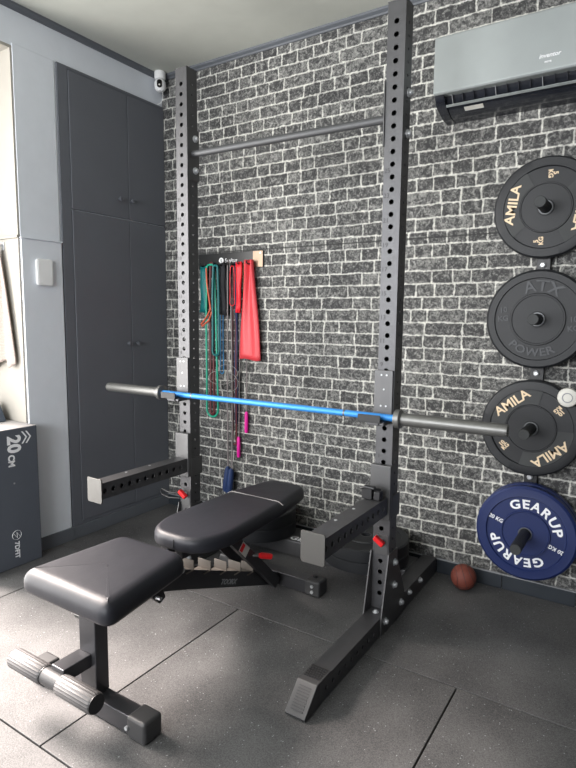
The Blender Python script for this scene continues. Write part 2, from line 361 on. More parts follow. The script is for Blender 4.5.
# skirting tiles
bb = MB()
for i in range(14):
    x0 = -2.88+i*.335-.02; bb.box(max(x0, -2.88), min(x0+.332, 1.34), YW-.011, YW-.0002, -.02, .070)
struct('baseboard_back', bb, 'skirt', bevel=.0015)
struct('trim_6', MB().box(-2.88, 1.34, YW-.0115, YW-.0001, .070, .074), 'grey')
struct('baseboard_left', MB().box(XL+.0005, XL+.026, 1.800, 2.066, -.02, .075).box(XL+.0005, XL+.02, 2.067, YW-.012, -.02, .07), 'trim', bevel=.003)

# built-in cupboards in the left wall
cb = thing('built_in_cupboard', (XL, 2.47, .07), 'tall charcoal built-in cupboard with upper and lower doors on the left wall', 'cupboard')
MB().box(XL+.0005, XL+.012, 2.068, 2.135, .071, 2.742).box(XL+.0005, XL+.012, 2.135, YW-.001, 2.725, 2.742).box(XL+.0005, XL+.012, 2.135, YW-.001, .071, .09).build('frame', 'cab', cb, bevel=.002)
def door(y0, y1, z0, z1, ky, kz):
    d = MB().box(XL+.0005, XL+.0155, y0, y1, z0, z1).build('door', 'cab', cb, bevel=.003)
    MB().lathe([(0, .030), (.010, .030), (.0145, .026), (.0145, .02), (.006, .012), (.006, 0)], (XL+.0155, ky, kz), 'X', 16).build('knob', 'knob', d)
door(2.138, 2.560, 1.962, 2.723, 2.480, 2.075); door(2.564, YW-.002, 1.962, 2.723, 2.575, 2.075)
door(2.138, 2.560, .092, 1.956, 2.525, 1.17); door(2.564, YW-.002, .092, 1.956, 2.60, 1.17)

# rubber floor mats (about one metre square)
g = 'speckled rubber floor tiles'
T = .0028
def fmat(x0, x1, y0, y1, label):
    tag(MB().box(x0+T, x1-T, y0+T, y1-T, -.0205, 0).build('rubber_floor_tile', 'mat', bevel=.002), label, 'floor tile', g)
yb, ym, yf = 2.868, 1.968, .950
fmat(-2.866, -1.945, ym, yb, 'speckled black rubber floor tile in the corner below the charcoal cupboard')
fmat(-1.945, -.930, ym, yb, 'speckled black rubber floor tile under the bench rear foot and lying plates')
fmat(-.930, .085, ym, yb, 'speckled black rubber floor tile with the basketball on it')
fmat(.085, 1.10, ym, yb, 'speckled black rubber floor tile by the brick wall, beyond the picture at right')
fmat(-2.866, -2.546, yf, ym, 'narrow speckled rubber floor tile along the left wall by the grey box')
fmat(-2.546, -1.532, yf, ym, 'speckled rubber floor tile left of and under the bench seat, brightly lit')
fmat(-1.532, -.517, yf, ym, 'speckled rubber floor tile between bench and sloping tip of the rack foot')
fmat(-.517, .500, yf, ym, 'speckled dark rubber floor tile in the bottom right corner of the photo')
fmat(-2.0, -.985, -.065, yf, 'speckled rubber floor tile nearest the viewer, in the bottom left corner')
fmat(-.985, .03, -.065, yf, 'speckled rubber floor tile just below the bottom edge of the photo')
fmat(-2.866, -2.0, -.065, yf, 'speckled rubber floor tile under the bay window, left of the photo')

# ================================================================== POWER RACK
rk = thing('squat_rack', (-1.5, 2.22, 0), 'tall black steel squat rack with perforated uprights, pull-up bar and ribbed feet', 'squat rack')
XR0, XLL = -.965, -2.104          # left faces of the right and left uprights
PW = .075; YU = 2.19; ZB, ZT = .086, 2.572; SP = .0488
hz = [.791-ZB+SP*k for k in range(-14, 36)]; hz = [h for h in hz if .03 < h < ZT-ZB-.03]
for x0, side in ((XLL, 'left'), (XR0, 'right')):
    up = MB().perf((x0, YU, ZB), (1, 0, 0), (0, 1, 0), (0, 0, 1), PW, PW, ZT-ZB, hz, hz).build('upright', 'rack', rk)
    MB().box(x0-.001, x0+PW+.001, YU-.001, YU+PW+.001, ZT, ZT+.004).build('end_cap', 'rack', up)
    k25 = 1.928
    for n in range(25, 0, -2):
        z = k25-(25-n)*SP+.012
        if n in (3,) or z < .45: continue
        write(str(n), .026, (x0+.016, YU-.0004, z), (1, 0, 0), (0, 0, 1), 'blk', up, 'hole_number', depth=.0003)
    # long foot beam running towards the viewer
    X0, X1 = x0, x0+PW
    foot = MB().perf((X0, 1.66, 0), (0, 1, 0), (0, 0, 1), (1, 0, 0), 1.0, 1.0, 1.0) if False else MB()
    fh = [.05+.05*k for k in range(19)]
    L = 2.855-1.60
    # faces: sides with holes, top and bottom plain
    foot.face((X1, 1.60, 0), (0, 0, 1), (0, -1, 0), .084, 0.0001, (), .009, .003)
    foot.face((X1, 2.855, 0), (0, 0, 1), (0, -1, 0), .084, L, [L-h for h in fh if h < .5], .009, .004)
    foot.face((X0, 1.60, 0), (0, 0, 1), (0, 1, 0), .084, L, [h for h in fh if h < .5], .009, .004)
    foot.add([(X0, 1.60, .084), (X1, 1.60, .084), (X1, 2.855, .084), (X0, 2.855, .084)], [(0, 1, 2, 3)])
    foot.add([(X0, 1.60, 0.001), (X1, 1.60, 0.001), (X1, 2.855, 0.001), (X0, 2.855, 0.001)], [(3, 2, 1, 0)])
    foot.add([(X0, 2.855, 0), (X1, 2.855, 0), (X1, 2.855, .084), (X0, 2.855, .084)], [(0, 1, 2, 3)])
    ft = foot.build('foot', 'rack', rk)
    nose = MB().prism([(1.60, 0), (1.502, 0), (1.496, .012), (1.580, .090), (1.68, .090), (1.68, .0845), (1.60, .0845)], X0-.003, X1+.003, 'X').build('foot_cap', 'cap', ft, bevel=.003)
    rb = MB()
    for i in range(6): rb.box(X0+.006, X1-.006, 1.606+i*.012, 1.612+i*.012, .090, .0925)
    rb.build('tread', 'blk', nose); rb = MB()
    a, b = Vector((0, 1.506, .0215)), Vector((0, 1.574, .0835)); n = Vector((0, -.69, .724))
    for i in range(9):
        p = a.lerp(b, (i+.5)/9.5); rb.obox((X0+.014, p.y, p.z), (X1-.014, p.y, p.z), (b-a).normalized()*.0022, n*.0022)
    rb.build('tread', 'blk', nose)
    # gusset plates
    gp = [(2.115, .004), (2.115, .075), (2.178, .345), (2.275, .345), (2.275, .30), (2.375, .115), (2.375, .004)]
    for gx, s in ((X0-.0065, -1), (X1+.0005, 1)):
        gs = MB().prism(gp, gx, gx+.006, 'X').build('gusset_plate', 'rackp', rk, bevel=.001)
        bx = gx if s < 0 else gx+.006
        for (by, bz) in ((2.243, .29), (2.246, .185), (2.158, .055), (2.335, .065)):
            q = MB().lathe([(0, .015), (.007, .015), (.0115, .011), (.0115, .003), (.017, .002), (.017, 0)], (0, 0, 0), 'X', 12)
            q.v = [Vector((bx+v.x*s, by+v.y, bz+v.z)) for v in q.v]
            if s < 0: q.f = [t[::-1] for t in q.f]
            q.build('bolt', 'bolt', gs)
    MB().lathe([(.014, 0), (.014, .002), (.0095, .002), (.0095, .006), (.006, .010), (0, .010)], ((X0+X1)/2, 2.155, .084), 'Z', 12).build('bolt', 'bolt', ft)
    # lugs with bolts along the rear of the foot
    for by in (2.452, 2.60):
        s = 1; q = MB().lathe([(0, .016), (.006, .016), (.0095, .012), (.0095, .006), (.0145, .005), (.0145, 0)], (0, 0, 0), 'X', 12)
        q.v = [Vector((X1+v.x, by+v.y, .062+v.z)) for v in q.v]; q.build('bolt', 'bolt', ft)
# pull-up bar with its bolted end plates
pb = MB().cyl((XLL+PW, 2.228, 2.165), (XR0, 2.228, 2.152), .0165, 20).build('pull_up_bar', 'barm', rk)
for gx, s in ((XLL+PW+.0005, 1), (XR0-.0065, -1)):
    pl = MB().box(gx, gx+.006, 2.184, 2.272, 2.035, 2.285).build('end_plate', 'rackp', pb, bevel=.002)
for bx, s in ((XLL+PW+.0065, 1), (XR0+PW, 1)):
    for bz in (2.24, 2.085):
        q = MB().lathe([(0, .020), (.007, .020), (.011, .015), (.011, .008), (.017, .006), (.017, 0)], (0, 0, 0), 'X', 14)
        q.v = [Vector((bx+v.x, 2.240+v.y, bz+v.z)) for v in q.v]; q.build('bolt', 'bolt', pb)
# low rear crossmember with white lettering
cm = MB().box(XLL+PW+.0005, XR0-.0005, 2.60, 2.79, .001, .09).build('rear_crossmember', 'rack', rk, bevel=.004)
write('GEARUP', .060, (-1.548, 2.642, .0902), (1, 0, 0), (0, 1, 0), 'wht', cm, bold=.0012, fx=1.15, depth=.0004)

def spotter(x0, label, clamp):
    t = thing('spotter_arm', (x0+PW/2, 2.18, .5), label, 'spotter arm', 'spotter arms on the rack uprights')
    L = 2.160-1.607
    hs = [.045+.0488*k for k in range(11)]
    a = MB()
    a.perf((x0, 2.160, .527), (1, 0, 0), (0, 0, 1), (0, -1, 0), PW, PW, L, [], hs, rd=.0115)
    # flip: face normals are irrelevant for rendering, the tube is closed
    arm = a.build('arm', 'rack', t)
    ep = MB().prism([(-.048, -.045), (-.043, -.055), (.043, -.055), (.048, -.045), (.048, .053), (.043, .058), (-.043, .058), (-.048, .053)], 1.600, 1.6065, 'Y')
    ep.v = [v+Vector((x0+PW/2, 0, .565)) for v in ep.v]
    ep.build('end_plate', 'cappl', t, bevel=.001)
    for y in (1.80, 1.95): MB().cyl((x0+.02, y, .602), (x0+.02, y, .6035), .006, 10).build('rivet', 'bolt', arm)
    # sleeve round the upright
    s = MB().box(x0-.009, x0+PW+.009, 2.162, YU-.002, .50, .735)
    s.box(x0-.009, x0-.002, YU-.002, 2.275, .50, .60).box(x0+PW+.002, x0+PW+.009, YU-.002, 2.275, .50, .60)
    s.build('sleeve', 'rackp', t, bevel=.004)
    if clamp:
        c = MB().box(x0-.012, x0+.035, 2.085, 2.130, .603, .652).build('latch', 'blk', t, bevel=.004)
        MB().tube([(x0-.014, 2.078, .648), (x0+.010, 2.072, .660), (x0+.045, 2.078, .656), (x0+.066, 2.10, .648)], .006, 8).build('latch_strap', 'blk', c)
        MB().box(x0-.018, x0+.07, 2.098, 2.112, .604, .616).box(x0+.04, x0+.068, 2.09, 2.125, .603, .64).build('latch_lever', 'blk', c, bevel=.003)
    return t
spotter(XLL, 'black perforated spotter arm on left upright, its pale end plate brightly lit', False)
spotter(XR0, 'black perforated spotter arm on right upright, grey end plate and black latch', True)

def jcup(x0, label):
    t = thing('j_cup', (x0+PW/2, 2.18, .92), label, 'barbell cup', 'barbell cups on the rack uprights')
    MB().box(x0-.010, x0+PW-.003, 2.180, YU-.001, .912, 1.135).build('back_plate', 'rackp', t, bevel=.002)
    sh = MB().box(x0-.008, x0+PW-.008, 2.112, 2.1795, .912, .925).box(x0-.008, x0+PW-.03, 2.106, 2.1125, .912, .940)
    sh.build('shelf', 'rack', t, bevel=.003)
    MB().box(x0-.010, x0+PW-.006, 2.113, 2.1795, .9252, .9285).box(x0-.045, x0+PW-.02, 2.098, 2.1055, .924, .956).build('plastic_liner', 'blk', t, bevel=.001)
    for px, pz in ((x0+.022, 1.115), (x0+.045, 1.115), (x0+.034, 1.055), (x0+.022, .985), (x0+.045, .985)):
        MB().cyl((px, 2.1795, pz), (px, 2.178, pz), .004, 10).build('rivet', 'bolt', t)
    return t
jcup(XLL, 'black barbell cup on left upright, its pale plate above the blue bar')
jcup(XR0, 'black barbell cup on right upright, dark riveted plate above the blue bar')

# barbell
bar = thing('barbell', (-1.525, 2.15, .943), 'barbell with bright blue shaft and grey steel sleeves resting on the rack', 'barbell')
MB().cyl((-2.205, 2.15, .943), (-.85, 2.15, .943), .0142, 20).build('shaft', 'blue', bar)
for s, xc in ((-1, -2.184), (1, -.866)):
    prof = [(.0, .0), (.030, 0), (.0385, .004), (.0385, .026), (.031, .030), (.0265, .034), (.0255, .43), (.0235, .4405), (0.012, .4405), (.012, .437), (0, .437)]
    q = MB().lathe(prof, (0, 0, 0), 'X', 28); q.v = [Vector((xc+v.x*s*(.985 if s < 0 else 1.0), 2.15+v.y, .943+v.z)) for v in q.v]
    q.build('sleeve', 'steel', bar)
for xk, ln in ((-1.98, .0), (-1.10, .0)):
    MB().cyl((xk, 2.15, .943), (xk+.008, 2.15, .943), .0145, 20).build('knurl_ring', 'steel', bar)

def pin(x0, y, label, ring):
    t = thing('locking_pin', (x0+PW/2, y, .385), label, 'locking pin', 'red locking pins in the rack uprights')
    MB().cyl((x0+.045, YU+.03, .402), (x0+.040, YU-.018, .402), .008, 10).build('shank', 'bolt', t)
    MB().box(x0+.01, x0+PW-.004, YU-.004, YU-.0005, .335, .425).build('plate', 'rackp', t, bevel=.001)
    MB().obox((x0+.020, YU-.03, .418), (x0+.058, YU-.022, .385), (0, .012, 0), (.006, 0, .009)).build('red_handle', 'red', t, bevel=.004)
    if ring:
        MB().tube([(x0-.10, 2.15, .412), (x0-.04, 2.14, .405), (x0+.02, 2.165, .40)], .005, 8).tube([(x0-.10, 2.15, .380), (x0-.04, 2.14, .375), (x0+.02, 2.165, .375)], .005, 8).tube([(x0-.10, 2.15, .412), (x0-.112, 2.15, .396), (x0-.10, 2.15, .380)], .003, 8).build('wire_loop', 'blk', t)
pin(XLL, 0, 'red-handled locking pin with wire loop, low on the left upright', True)
pin(XR0, 0, 'red-handled locking pin low on the right upright under the spotter arm', False)

# ================================================================== BENCH
bn = thing('weight_bench', (-1.555, 1.7, 0), 'black adjustable weight bench with padded seat, flat backrest and foam rollers', 'weight bench')
BX0, BX1 = -1.592, -1.507
def stab(x0, x1, y0, y1, h):
    s = MB().box(x0+.03, x1-.03, y0, y1, .004, h).build('stabilizer', 'bench', bn, bevel=.004)
    for a, b in ((x0, x0+.085), (x1-.085, x1)):
        c = MB().box(a, b, y0-.009, y1+.009, 0.0, h+.009).build('end_cap', 'cap', s, bevel=.012, seg=3)
    return s
s1 = stab(-1.865, -1.250, 1.135, 1.197, .068); MB().cyl((-1.33, 1.120, .036), (-1.33, 1.128, .036), .007, 10).build('screw', 'bolt', s1)
s2 = stab(-1.89, -1.265, 2.262, 2.328, .072)
for z in (.030, .058): MB().cyl((-1.305, 2.247, z-.004), (-1.305, 2.254, z-.004), .008, 10).build('screw', 'bolt', s2)
MB().cyl((-1.315, 2.30, .080), (-1.315, 2.30, .090), .012, 12).build('adjuster', 'blk', s2)
MB().box(BX0+.010, BX1+.010, 1.143, 1.197, .068, .400).build('post', 'bench', bn, bevel=.004)
MB().box(BX0+.008, BX1-.012, 1.035, 1.144, .165, .212).build('roller_bracket', 'bench', bn, bevel=.004)
rx = MB().cyl((-1.775, 1.028, .170), (-1.355, 1.028, .170), .016, 16).build('roller_axle', 'chrome', bn)
MB().cyl((-1.605, 1.028, .170), (-1.520, 1.028, .170), .028, 24).build('roller_hub', 'cap', rx)
def roller(a, b):
    n = 44; ring = []
    vs = []; m = 5
    for i in range(m):
        x = a+(b-a)*i/(m-1); k = .92 if i in (0, m-1) else 1
        x = a+.004 if i == 1 else (b-.004 if i == m-2 else x)
        for j in range(n):
            t = j*2*PI/n; rr = (.0335 if j % 2 else .0318)*k; vs.append((x, 1.028+rr*math.cos(t), .170+rr*math.sin(t)))
    fs = [(i*n+j, i*n+(j+1) % n, (i+1)*n+(j+1) % n, (i+1)*n+j) for i in range(m-1) for j in range(n)]
    fs += [tuple(range(n))[::-1], tuple(range((m-1)*n, m*n))]
    o = MB().add(vs, fs, True).build('foam_roller', 'foam', bn)
    MB().cyl((b, 1.028, .170), (b+.004, 1.028, .170), .030, 24).build('roller_cap', 'blk', o)
M['foam'] = mat('ribbed_grey_foam', (78, 76, 76), .5, var=.1, vscale=30)
roller(-1.778, -1.607); roller(-1.519, -1.352)
# pads: an outline swept over rounded edge rings
def pad(name, outline, ztop, th, rnd, crown, parent, tilt=0, m='pad'):
    n = len(outline); cx = sum(p[0] for p in outline)/n; cy = sum(p[1] for p in outline)/n
    prof = []
    K = 7
    for i in range(K+1):
        a = PI/2*i/K; prof.append((-rnd*(1-math.sin(a)), -rnd*(1-math.cos(a))))   # from top edge ring outwards/down
    prof = [(-rnd*(1-math.sin(PI/2*i/K)), -rnd*(1-math.cos(PI/2*i/K))) for i in range(K+1)]
    prof += [(0, -th+rnd*.35), (-rnd*.35*.3, -th+rnd*.1), (-rnd*.35, -th)]
    # outward normals of outline
    nm = []
    for i in range(n):
        a = Vector(outline[i-1]); b = Vector(outline[(i+1) % n]); t = (b-a).normalized(); nm.append(Vector((t.y, -t.x)))
    area2 = sum(outline[i-1][0]*outline[i][1]-outline[i][0]*outline[i-1][1] for i in range(n))
    if area2 < 0: nm = [-q for q in nm]
    inner = [.25, .6, .85]
    vs = []; rings = 0
    def zt(x, y): return ztop+tilt*(y-cy)
    edge = [(outline[i][0]-nm[i].x*rnd, outline[i][1]-nm[i].y*rnd) for i in range(n)]
    for k in inner:
        for (x, y) in edge:
            X, Y = cx+(x-cx)*k, cy+(y-cy)*k; vs.append((X, Y, zt(X, Y)+crown*(1-k*k)))
        rings += 1
    for (o, d) in prof:
        for i in range(n):
            x, y = outline[i][0]+nm[i].x*o, outline[i][1]+nm[i].y*o; vs.append((x, y, zt(x, y)+d))
        rings += 1
    fs = [(q*n+i, q*n+(i+1) % n, (q+1)*n+(i+1) % n, (q+1)*n+i) for q in range(rings-1) for i in range(n)]
    c = len(vs); vs.append((cx, cy, zt(cx, cy)+crown)); fs += [(c, (i+1) % n, i) for i in range(n)]
    c = len(vs); vs.append((cx, cy, zt(cx, cy)-th)); fs += [(c, (rings-1)*n+i, (rings-1)*n+(i+1) % n) for i in range(n)]
    mb = MB().add(vs, fs, True); return mb.build(name, m, parent)
def rounded(pts, rad, k=6):
    out = []; n = len(pts)
    for i in range(n):
        p = Vector(pts[i]); a = Vector(pts[i-1]); b = Vector(pts[(i+1) % n]); R = rad[i] if isinstance(rad, (list, tuple)) else rad
        d0 = (a-p).normalized(); d1 = (b-p).normalized(); p0 = p+d0*R; p1 = p+d1*R
        for j in range(k+1):
            t = j/k; q = p0*(1-t)**2+p*2*t*(1-t)+p1*t*t; out.append((q.x, q.y))
    # densify long edges
    res = []
    for i in range(len(out)):
        a = Vector(out[i]); b = Vector(out[(i+1) % len(out)]); m = max(1, int((b-a).length/.04))
        for j in range(m): q = a.lerp(b, j/m); res.append((q.x, q.y))
    return res
seat = pad('seat', rounded([(-1.765, 1.045), (-1.305, 1.045), (-1.380, 1.475), (-1.730, 1.475)], [.05, .05, .06, .06]), .489, .078, .044, .002, bn, tilt=.0)
MB().box(-1.70, -1.42, 1.12, 1.42, .394, .4105).build('seat_plate', 'bench', seat, bevel=.003)
MB().cyl((-1.70, 1.13, .382), (-1.585, 1.13, .382), .007, 12).build('seat_pin', 'bolt', bn)
MB().box(-1.66, -1.44, 1.475, 1.500, .405, .418).build('hinge_plate', 'chrome', bn, bevel=.002)
MB().cyl((-1.435, 1.49, .40), (-1.425, 1.49, .40), .012, 12).build('hinge_bolt', 'bolt', bn)
back = pad('backrest', rounded([(-1.650, 1.530), (-1.405, 1.530), (-1.350, 1.68), (-1.378, 2.10), (-1.425, 2.40), (-1.650, 2.40), (-1.702, 2.10), (-1.708, 1.68)], [.09, .09, .06, .05, .07, .07, .05, .06]), .502, .062, .028, .003, bn)
sm = []
for i in range(13):
    x = -1.703+.326*i/12; sm.append((x, 2.10+.0*x, .5035 if 0 < i < 12 else .49))
MB().tube(sm, .0025, 8).build('seam_piping', 'padw', back)
MB().tube([(-1.51, 1.5285, .488), (-1.51, 1.5275, .465), (-1.51, 1.529, .446)], .0016, 6).build('seam', 'blk', back)
MB().box(-1.600, -1.560, 1.55, 2.28, .405, .439).box(-1.525, -1.485, 1.55, 2.28, .405, .439).build('backrest_frame', 'bench', bn, bevel=.003)
rail = [(1.19, .345), (1.19, .400), (1.47, .392), (2.264, .070), (2.264, .006), (1.60, .255), (1.38, .333)]
for x in (BX0-.002, BX1-.004):
    rr = MB().prism(rail, x, x+.006, 'X').build('ladder_rail', 'bench', bn, bevel=.001)
write('TOORX', .032, (BX1+.0025, 1.86, .184), (0, .93, -.36), (0, .36, .93), 'grey', rr, bold=.0008, shear=.3)
for y, z in ((1.625, .334), (1.73, .292), (1.835, .249), (1.935, .208), (2.03, .168)):
    MB().box(BX0+.022, BX1+.008, y-.036, y+.008, z-.009, z-.005).box(BX0+.022, BX1+.008, y+.004, y+.008, z-.005, z+.034).build('notch_tab', 'tab', bn, bevel=.001)
MB().obox((-1.485, 1.84, .405), (-1.485, 2.205, .045), (.014, 0, 0), (0, .019, .019)).obox((-1.612, 1.84, .405), (-1.612, 2.205, .045), (.006, 0, 0), (0, .019, .019)).build('support_strut', 'bench', bn, bevel=.003)
MB().obox((-1.4705, 1.905, .340), (-1.4705, 1.955, .291), (.0004, 0, 0), (0, .017, .017)).build('sticker', 'lab', bn)
MB().obox((-1.4698, 1.908, .337), (-1.4698, 1.925, .320), (.0004, 0, 0), (0, .013, .013)).build('sticker_mark', 'red', bn)
MB().tube([(-1.475, 2.00, .262), (-1.46, 2.01, .262), (-1.45, 2.02, .262)], .008, 10).build('selector_rod', 'chrome', bn)
MB().tube([(-1.452, 2.02, .262), (-1.445, 2.02, .262), (-1.415, 2.055, .252), (-1.410, 2.06, .250)], [.010, .0145, .0145, .011], 14).build('selector_grip', 'red', bn)
MB().tube([(-1.56, 1.845, .352), (-1.525, 1.84, .350)], [.010, .014], 12).build('selector_grip', 'red', bn)
MB().prism([(1.37, .36), (1.42, .36), (1.44, .305), (1.41, .29), (1.375, .325)], -1.49, -1.465, 'X').build('seat_adjuster', 'blk', bn, bevel=.003)
MB().cyl((-1.50, 1.39, .325), (-1.44, 1.39, .325), .007, 10).build('adjuster_rod', 'bolt', bn)

# ================================================================== PLATES
def plate(label, cx, cz, yf_, th, m, prof, group='bumper plates on the wall rack', name='bumper_plate'):
    t = thing(name, (cx, yf_+th, cz), label, 'weight plate', group)
    back = [(r_, yf_+th-(y-yf_)) for r_, y in prof[::-1]]
    b = MB().lathe(prof+[(p[0], p[1]) for p in back], (cx, 0, cz), 'Y', 72).build('disc', m, t)
    MB().lathe([(.0262, yf_-.001), (.031, yf_-.001), (.031, yf_+.004), (.0262, yf_+.004), (.0262, yf_-.001)], (cx, 0, cz), 'Y', 32).build('steel_insert', 'ring', t)
    return t
def amila(label, cx, cz, yf_, th, ang, kg):
    Y = yf_
    pr = [(.026, Y), (.034, Y), (.036, Y+.002), (.080, Y+.002), (.104, Y+.002), (.106, Y-.001), (.110, Y-.001), (.112, Y+.005), (.178, Y+.006), (.182, Y-.0005), (.205, Y), (.218, Y+.003), (.2245, Y+.010)]
    t = plate(label, cx, cz, Y, th, 'rub', pr)
    for a in (ang, ang+180):
        a0 = math.radians(a-52); a1 = math.radians(a+52)
        p = MB().lathe([(.113, Y+.008), (.113, Y+.0025), (.200, Y+.0025), (.208, Y+.003), (.208, Y+.008)], (cx, 0, cz), 'Y', 24, sm=False, a0=a0, a1=a1).build('raised_panel', 'rub2', t)
        MB().lathe([(.184, Y+.001), (.184, Y-.0025), (.216, Y-.002), (.2205, Y+.003), (.2205, Y+.008)], (cx, 0, cz), 'Y', 20, sm=False, a0=math.radians(a+38), a1=math.radians(a+118)).build('raised_rim', 'rub', t)
        rx_ = math.radians(a); R = .146
        write('AMILA', .061, (cx+R*math.cos(rx_), Y+.0020, cz+R*math.sin(rx_)), (1, 0, 0), (0, 0, 1), 'beige', p, rot=rx_-PI/2, bold=.0012, fx=1.02)
        b_ = math.radians(a+90); R = .148
        rt = b_-PI+.20
        for word, k in ((kg, .0105), ('KG', -.0105)):
            write(word, .027, (cx+R*math.cos(b_)-k*math.sin(rt), Y+.0045, cz+R*math.sin(b_)+k*math.cos(rt)), (1, 0, 0), (0, 0, 1), 'beige', t, rot=rt, bold=.001)
    return t
PX = -.450
p1 = amila('black bumper plate with beige lettering at the top of the wall rack', PX, 1.852, 2.815, .035, 171, '5')
p3 = amila('black bumper plate with beige lettering, behind the barbell end, above the blue plate', PX, .848, 2.775, .070, 128, '10')
Y = 2.772
atx = plate('all-black bumper plate with raised black lettering, second from top of wall rack', PX, 1.352, Y, .072, 'rub',
            [(.026, Y), (.034, Y), (.036, Y+.002), (.108, Y+.002), (.110, Y-.002), (.116, Y-.002), (.119, Y+.006), (.184, Y+.006), (.187, Y), (.214, Y), (.2245, Y+.010)])
arc_write('ATX', .072, PX, 1.352, Y+.0058, .152, 84, 'emb', atx, bold=.001, depth=.0035, fx=1.2)
arc_write('POWER', .050, PX, 1.352, Y+.0058, .150, 262, 'emb', atx, bold=.001, depth=.0035, flip=True, fx=1.15)
for a in (172, -8):
    b_ = math.radians(a)
    for k, s in enumerate(('10', 'KG')):
        write(s, .034, (PX+.150*math.cos(b_), Y+.0058, 1.352+.150*math.sin(b_)+(.022 if k == 0 else -.018)), (1, 0, 0), (0, 0, 1), 'emb', atx, rot=.12, bold=.0008, depth=.003)
BXC, BZC = -.440, .355
def bprof(Y): return [(.026, Y), (.034, Y), (.036, Y+.003), (.100, Y+.003), (.103, Y-.001), (.107, Y-.001), (.110, Y+.007), (.174, Y+.007), (.178, Y-.0005), (.182, Y), (.214, Y), (.2245, Y+.009)]
Y = 2.735
bl = plate('blue bumper plate with white lettering, front one at the bottom of wall rack', BXC, BZC, Y, .052, 'rubb', bprof(Y))
arc_write('GEARUP', .058, BXC, BZC, Y+.0068, .141, 64, 'wht', bl, bold=.0017, fx=1.14, space=1.22)
arc_write('GEARUP', .058, BXC, BZC, Y+.0068, .141, 249, 'wht', bl, bold=.0017, fx=1.14, space=1.22)
for a in (160, -20):
    b_ = math.radians(a)
    write('20 KG', .026, (BXC+.142*math.cos(b_), Y+.0068, BZC+.142*math.sin(b_)), (1, 0, 0), (0, 0, 1), 'wht', bl, rot=b_-PI+.0, bold=.0006)
Y = 2.789
plate('blue bumper plate hidden close behind the front blue plate on wall rack', BXC, BZC, Y, .052, 'rubb', bprof(Y))
# the plate holder on the wall
ph = thing('plate_holder', (PX, 2.862, .1), 'black vertical steel plate holder bolted to the brick wall, with four pegs', 'plate holder')
MB().box(PX-.030, PX+.030, 2.852, 2.8795, .13, 2.05).build('backplate', 'blk', ph, bevel=.003)
for x, z, y0 in ((PX, 1.852, 2.665), (PX, 1.352, 2.66), (PX, .848, 2.61), (BXC, .355, 2.515)):
    pg = MB().cyl((x, 2.853, z), (x, y0+.004, z), .0245, 28).build('peg', 'rub', ph)
    MB().lathe([(.0245, y0+.005), (.0225, y0), (0, y0)], (x, 0, z), 'Y', 28).build('peg_cap', 'rub2', pg)
for z in (1.6, 1.10, .60):
    MB().lathe([(0, 2.838), (.008, 2.838), (.013, 2.842), (.013, 2.852)], (PX-.002, 0, z), 'Y', 14).build('bolt', 'bolt', ph)
# round pale disc on the third plate
kd = thing('round_disc', (-.297, 2.775, 1.0), 'round pale grey disc stuck on the upper right of third wall plate', 'disc')
MB().lathe([(0, 2.728), (.030, 2.729), (.040, 2.734), (.043, 2.742), (.043, 2.757), (.036, 2.767), (.020, 2.7745), (0, 2.7745)], (-.300, 0, 1.01), 'Y', 36).build('body', 'lab', kd)
MB().lathe([(.018, 2.7285), (.018, 2.727), (.022, 2.727), (.022, 2.7285)], (-.300, 0, 1.01), 'Y', 28).build('ring_mark', 'grey', kd)

# plates lying on the crossmember
def lying(cx, cy, z0, th, label):
    t = thing('bumper_plate', (cx, cy, z0), label, 'weight plate', 'bumper plates lying on the rack base')
    pr = [(.026, z0), (.2245, z0), (.2250, z0+.006), (.2250, z0+th-.006), (.217, z0+th), (.186, z0+th), (.183, z0+th-.005), (.115, z0+th-.005), (.112, z0+th), (.036, z0+th), (.026, z0+th-.001), (.026, z0)]
    MB().lathe(pr, (cx, cy, 0), 'Z', 64).build('disc', 'rub', t)
    MB().lathe([(.0262, z0+th-.004), (.031, z0+th-.001), (.031, z0+th-.0002), (.0262, z0+th-.0002)], (cx, cy, 0), 'Z', 32).build('steel_insert', 'ring', t)
lying(-1.205, 2.642, .0920, .060, 'black bumper plate at the bottom of the right lying stack, behind right upright')
lying(-1.205, 2.642, .1525, .060, 'black bumper plate on top of the right lying stack, behind right upright')
lying(-1.908, 2.642, .0920, .072, 'black bumper plate at the bottom of the stack behind the bench backrest')
lying(-1.908, 2.642, .1645, .072, 'black bumper plate on top of the stack behind the bench backrest')

# ================================================================== AIR CONDITIONER
ac = thing('air_conditioner', (-.52, 2.879, 2.3), 'silver wall air conditioner with dark louvre slot, mounted high on the brick wall', 'air conditioner')
ax0, ax1 = -.935, -.075
MB().prism([(2.879, 2.375), (2.662, 2.372), (2.655, 2.380), (2.655, 2.612), (2.663, 2.622), (2.70, 2.628), (2.879, 2.628)], ax0, ax1, 'X').build('front_panel', 'ac', ac, bevel=.003)
MB().prism([(2.879, 2.374), (2.70, 2.374), (2.735, 2.328), (2.79, 2.306), (2.879, 2.302)], ax0+.045, ax1-.045, 'X').build('underside', 'acd', ac, bevel=.002)
for a, b in ((ax0+.002, ax0+.0449), (ax1-.0449, ax1-.002)):
    MB().prism([(2.879, 2.374), (2.668, 2.374), (2.70, 2.332), (2.79, 2.303), (2.879, 2.299)], a, b, 'X').build('end_cheek', 'acd', ac, bevel=.002)
MB().obox((ax0+.05, 2.700, 2.328), (ax1-.05, 2.700, 2.328), (0, .005, -.0025), (0, .0012, .0022)).build('louvre', 'ac', ac)
for i in range(16): MB().prism([(2.725, 2.373), (2.690, 2.373), (2.715, 2.335), (2.735, 2.335)], ax0+.075+i*.048, ax0+.0775+i*.048, 'X').build('fin', 'acd' if i % 4 else 'grey', ac)
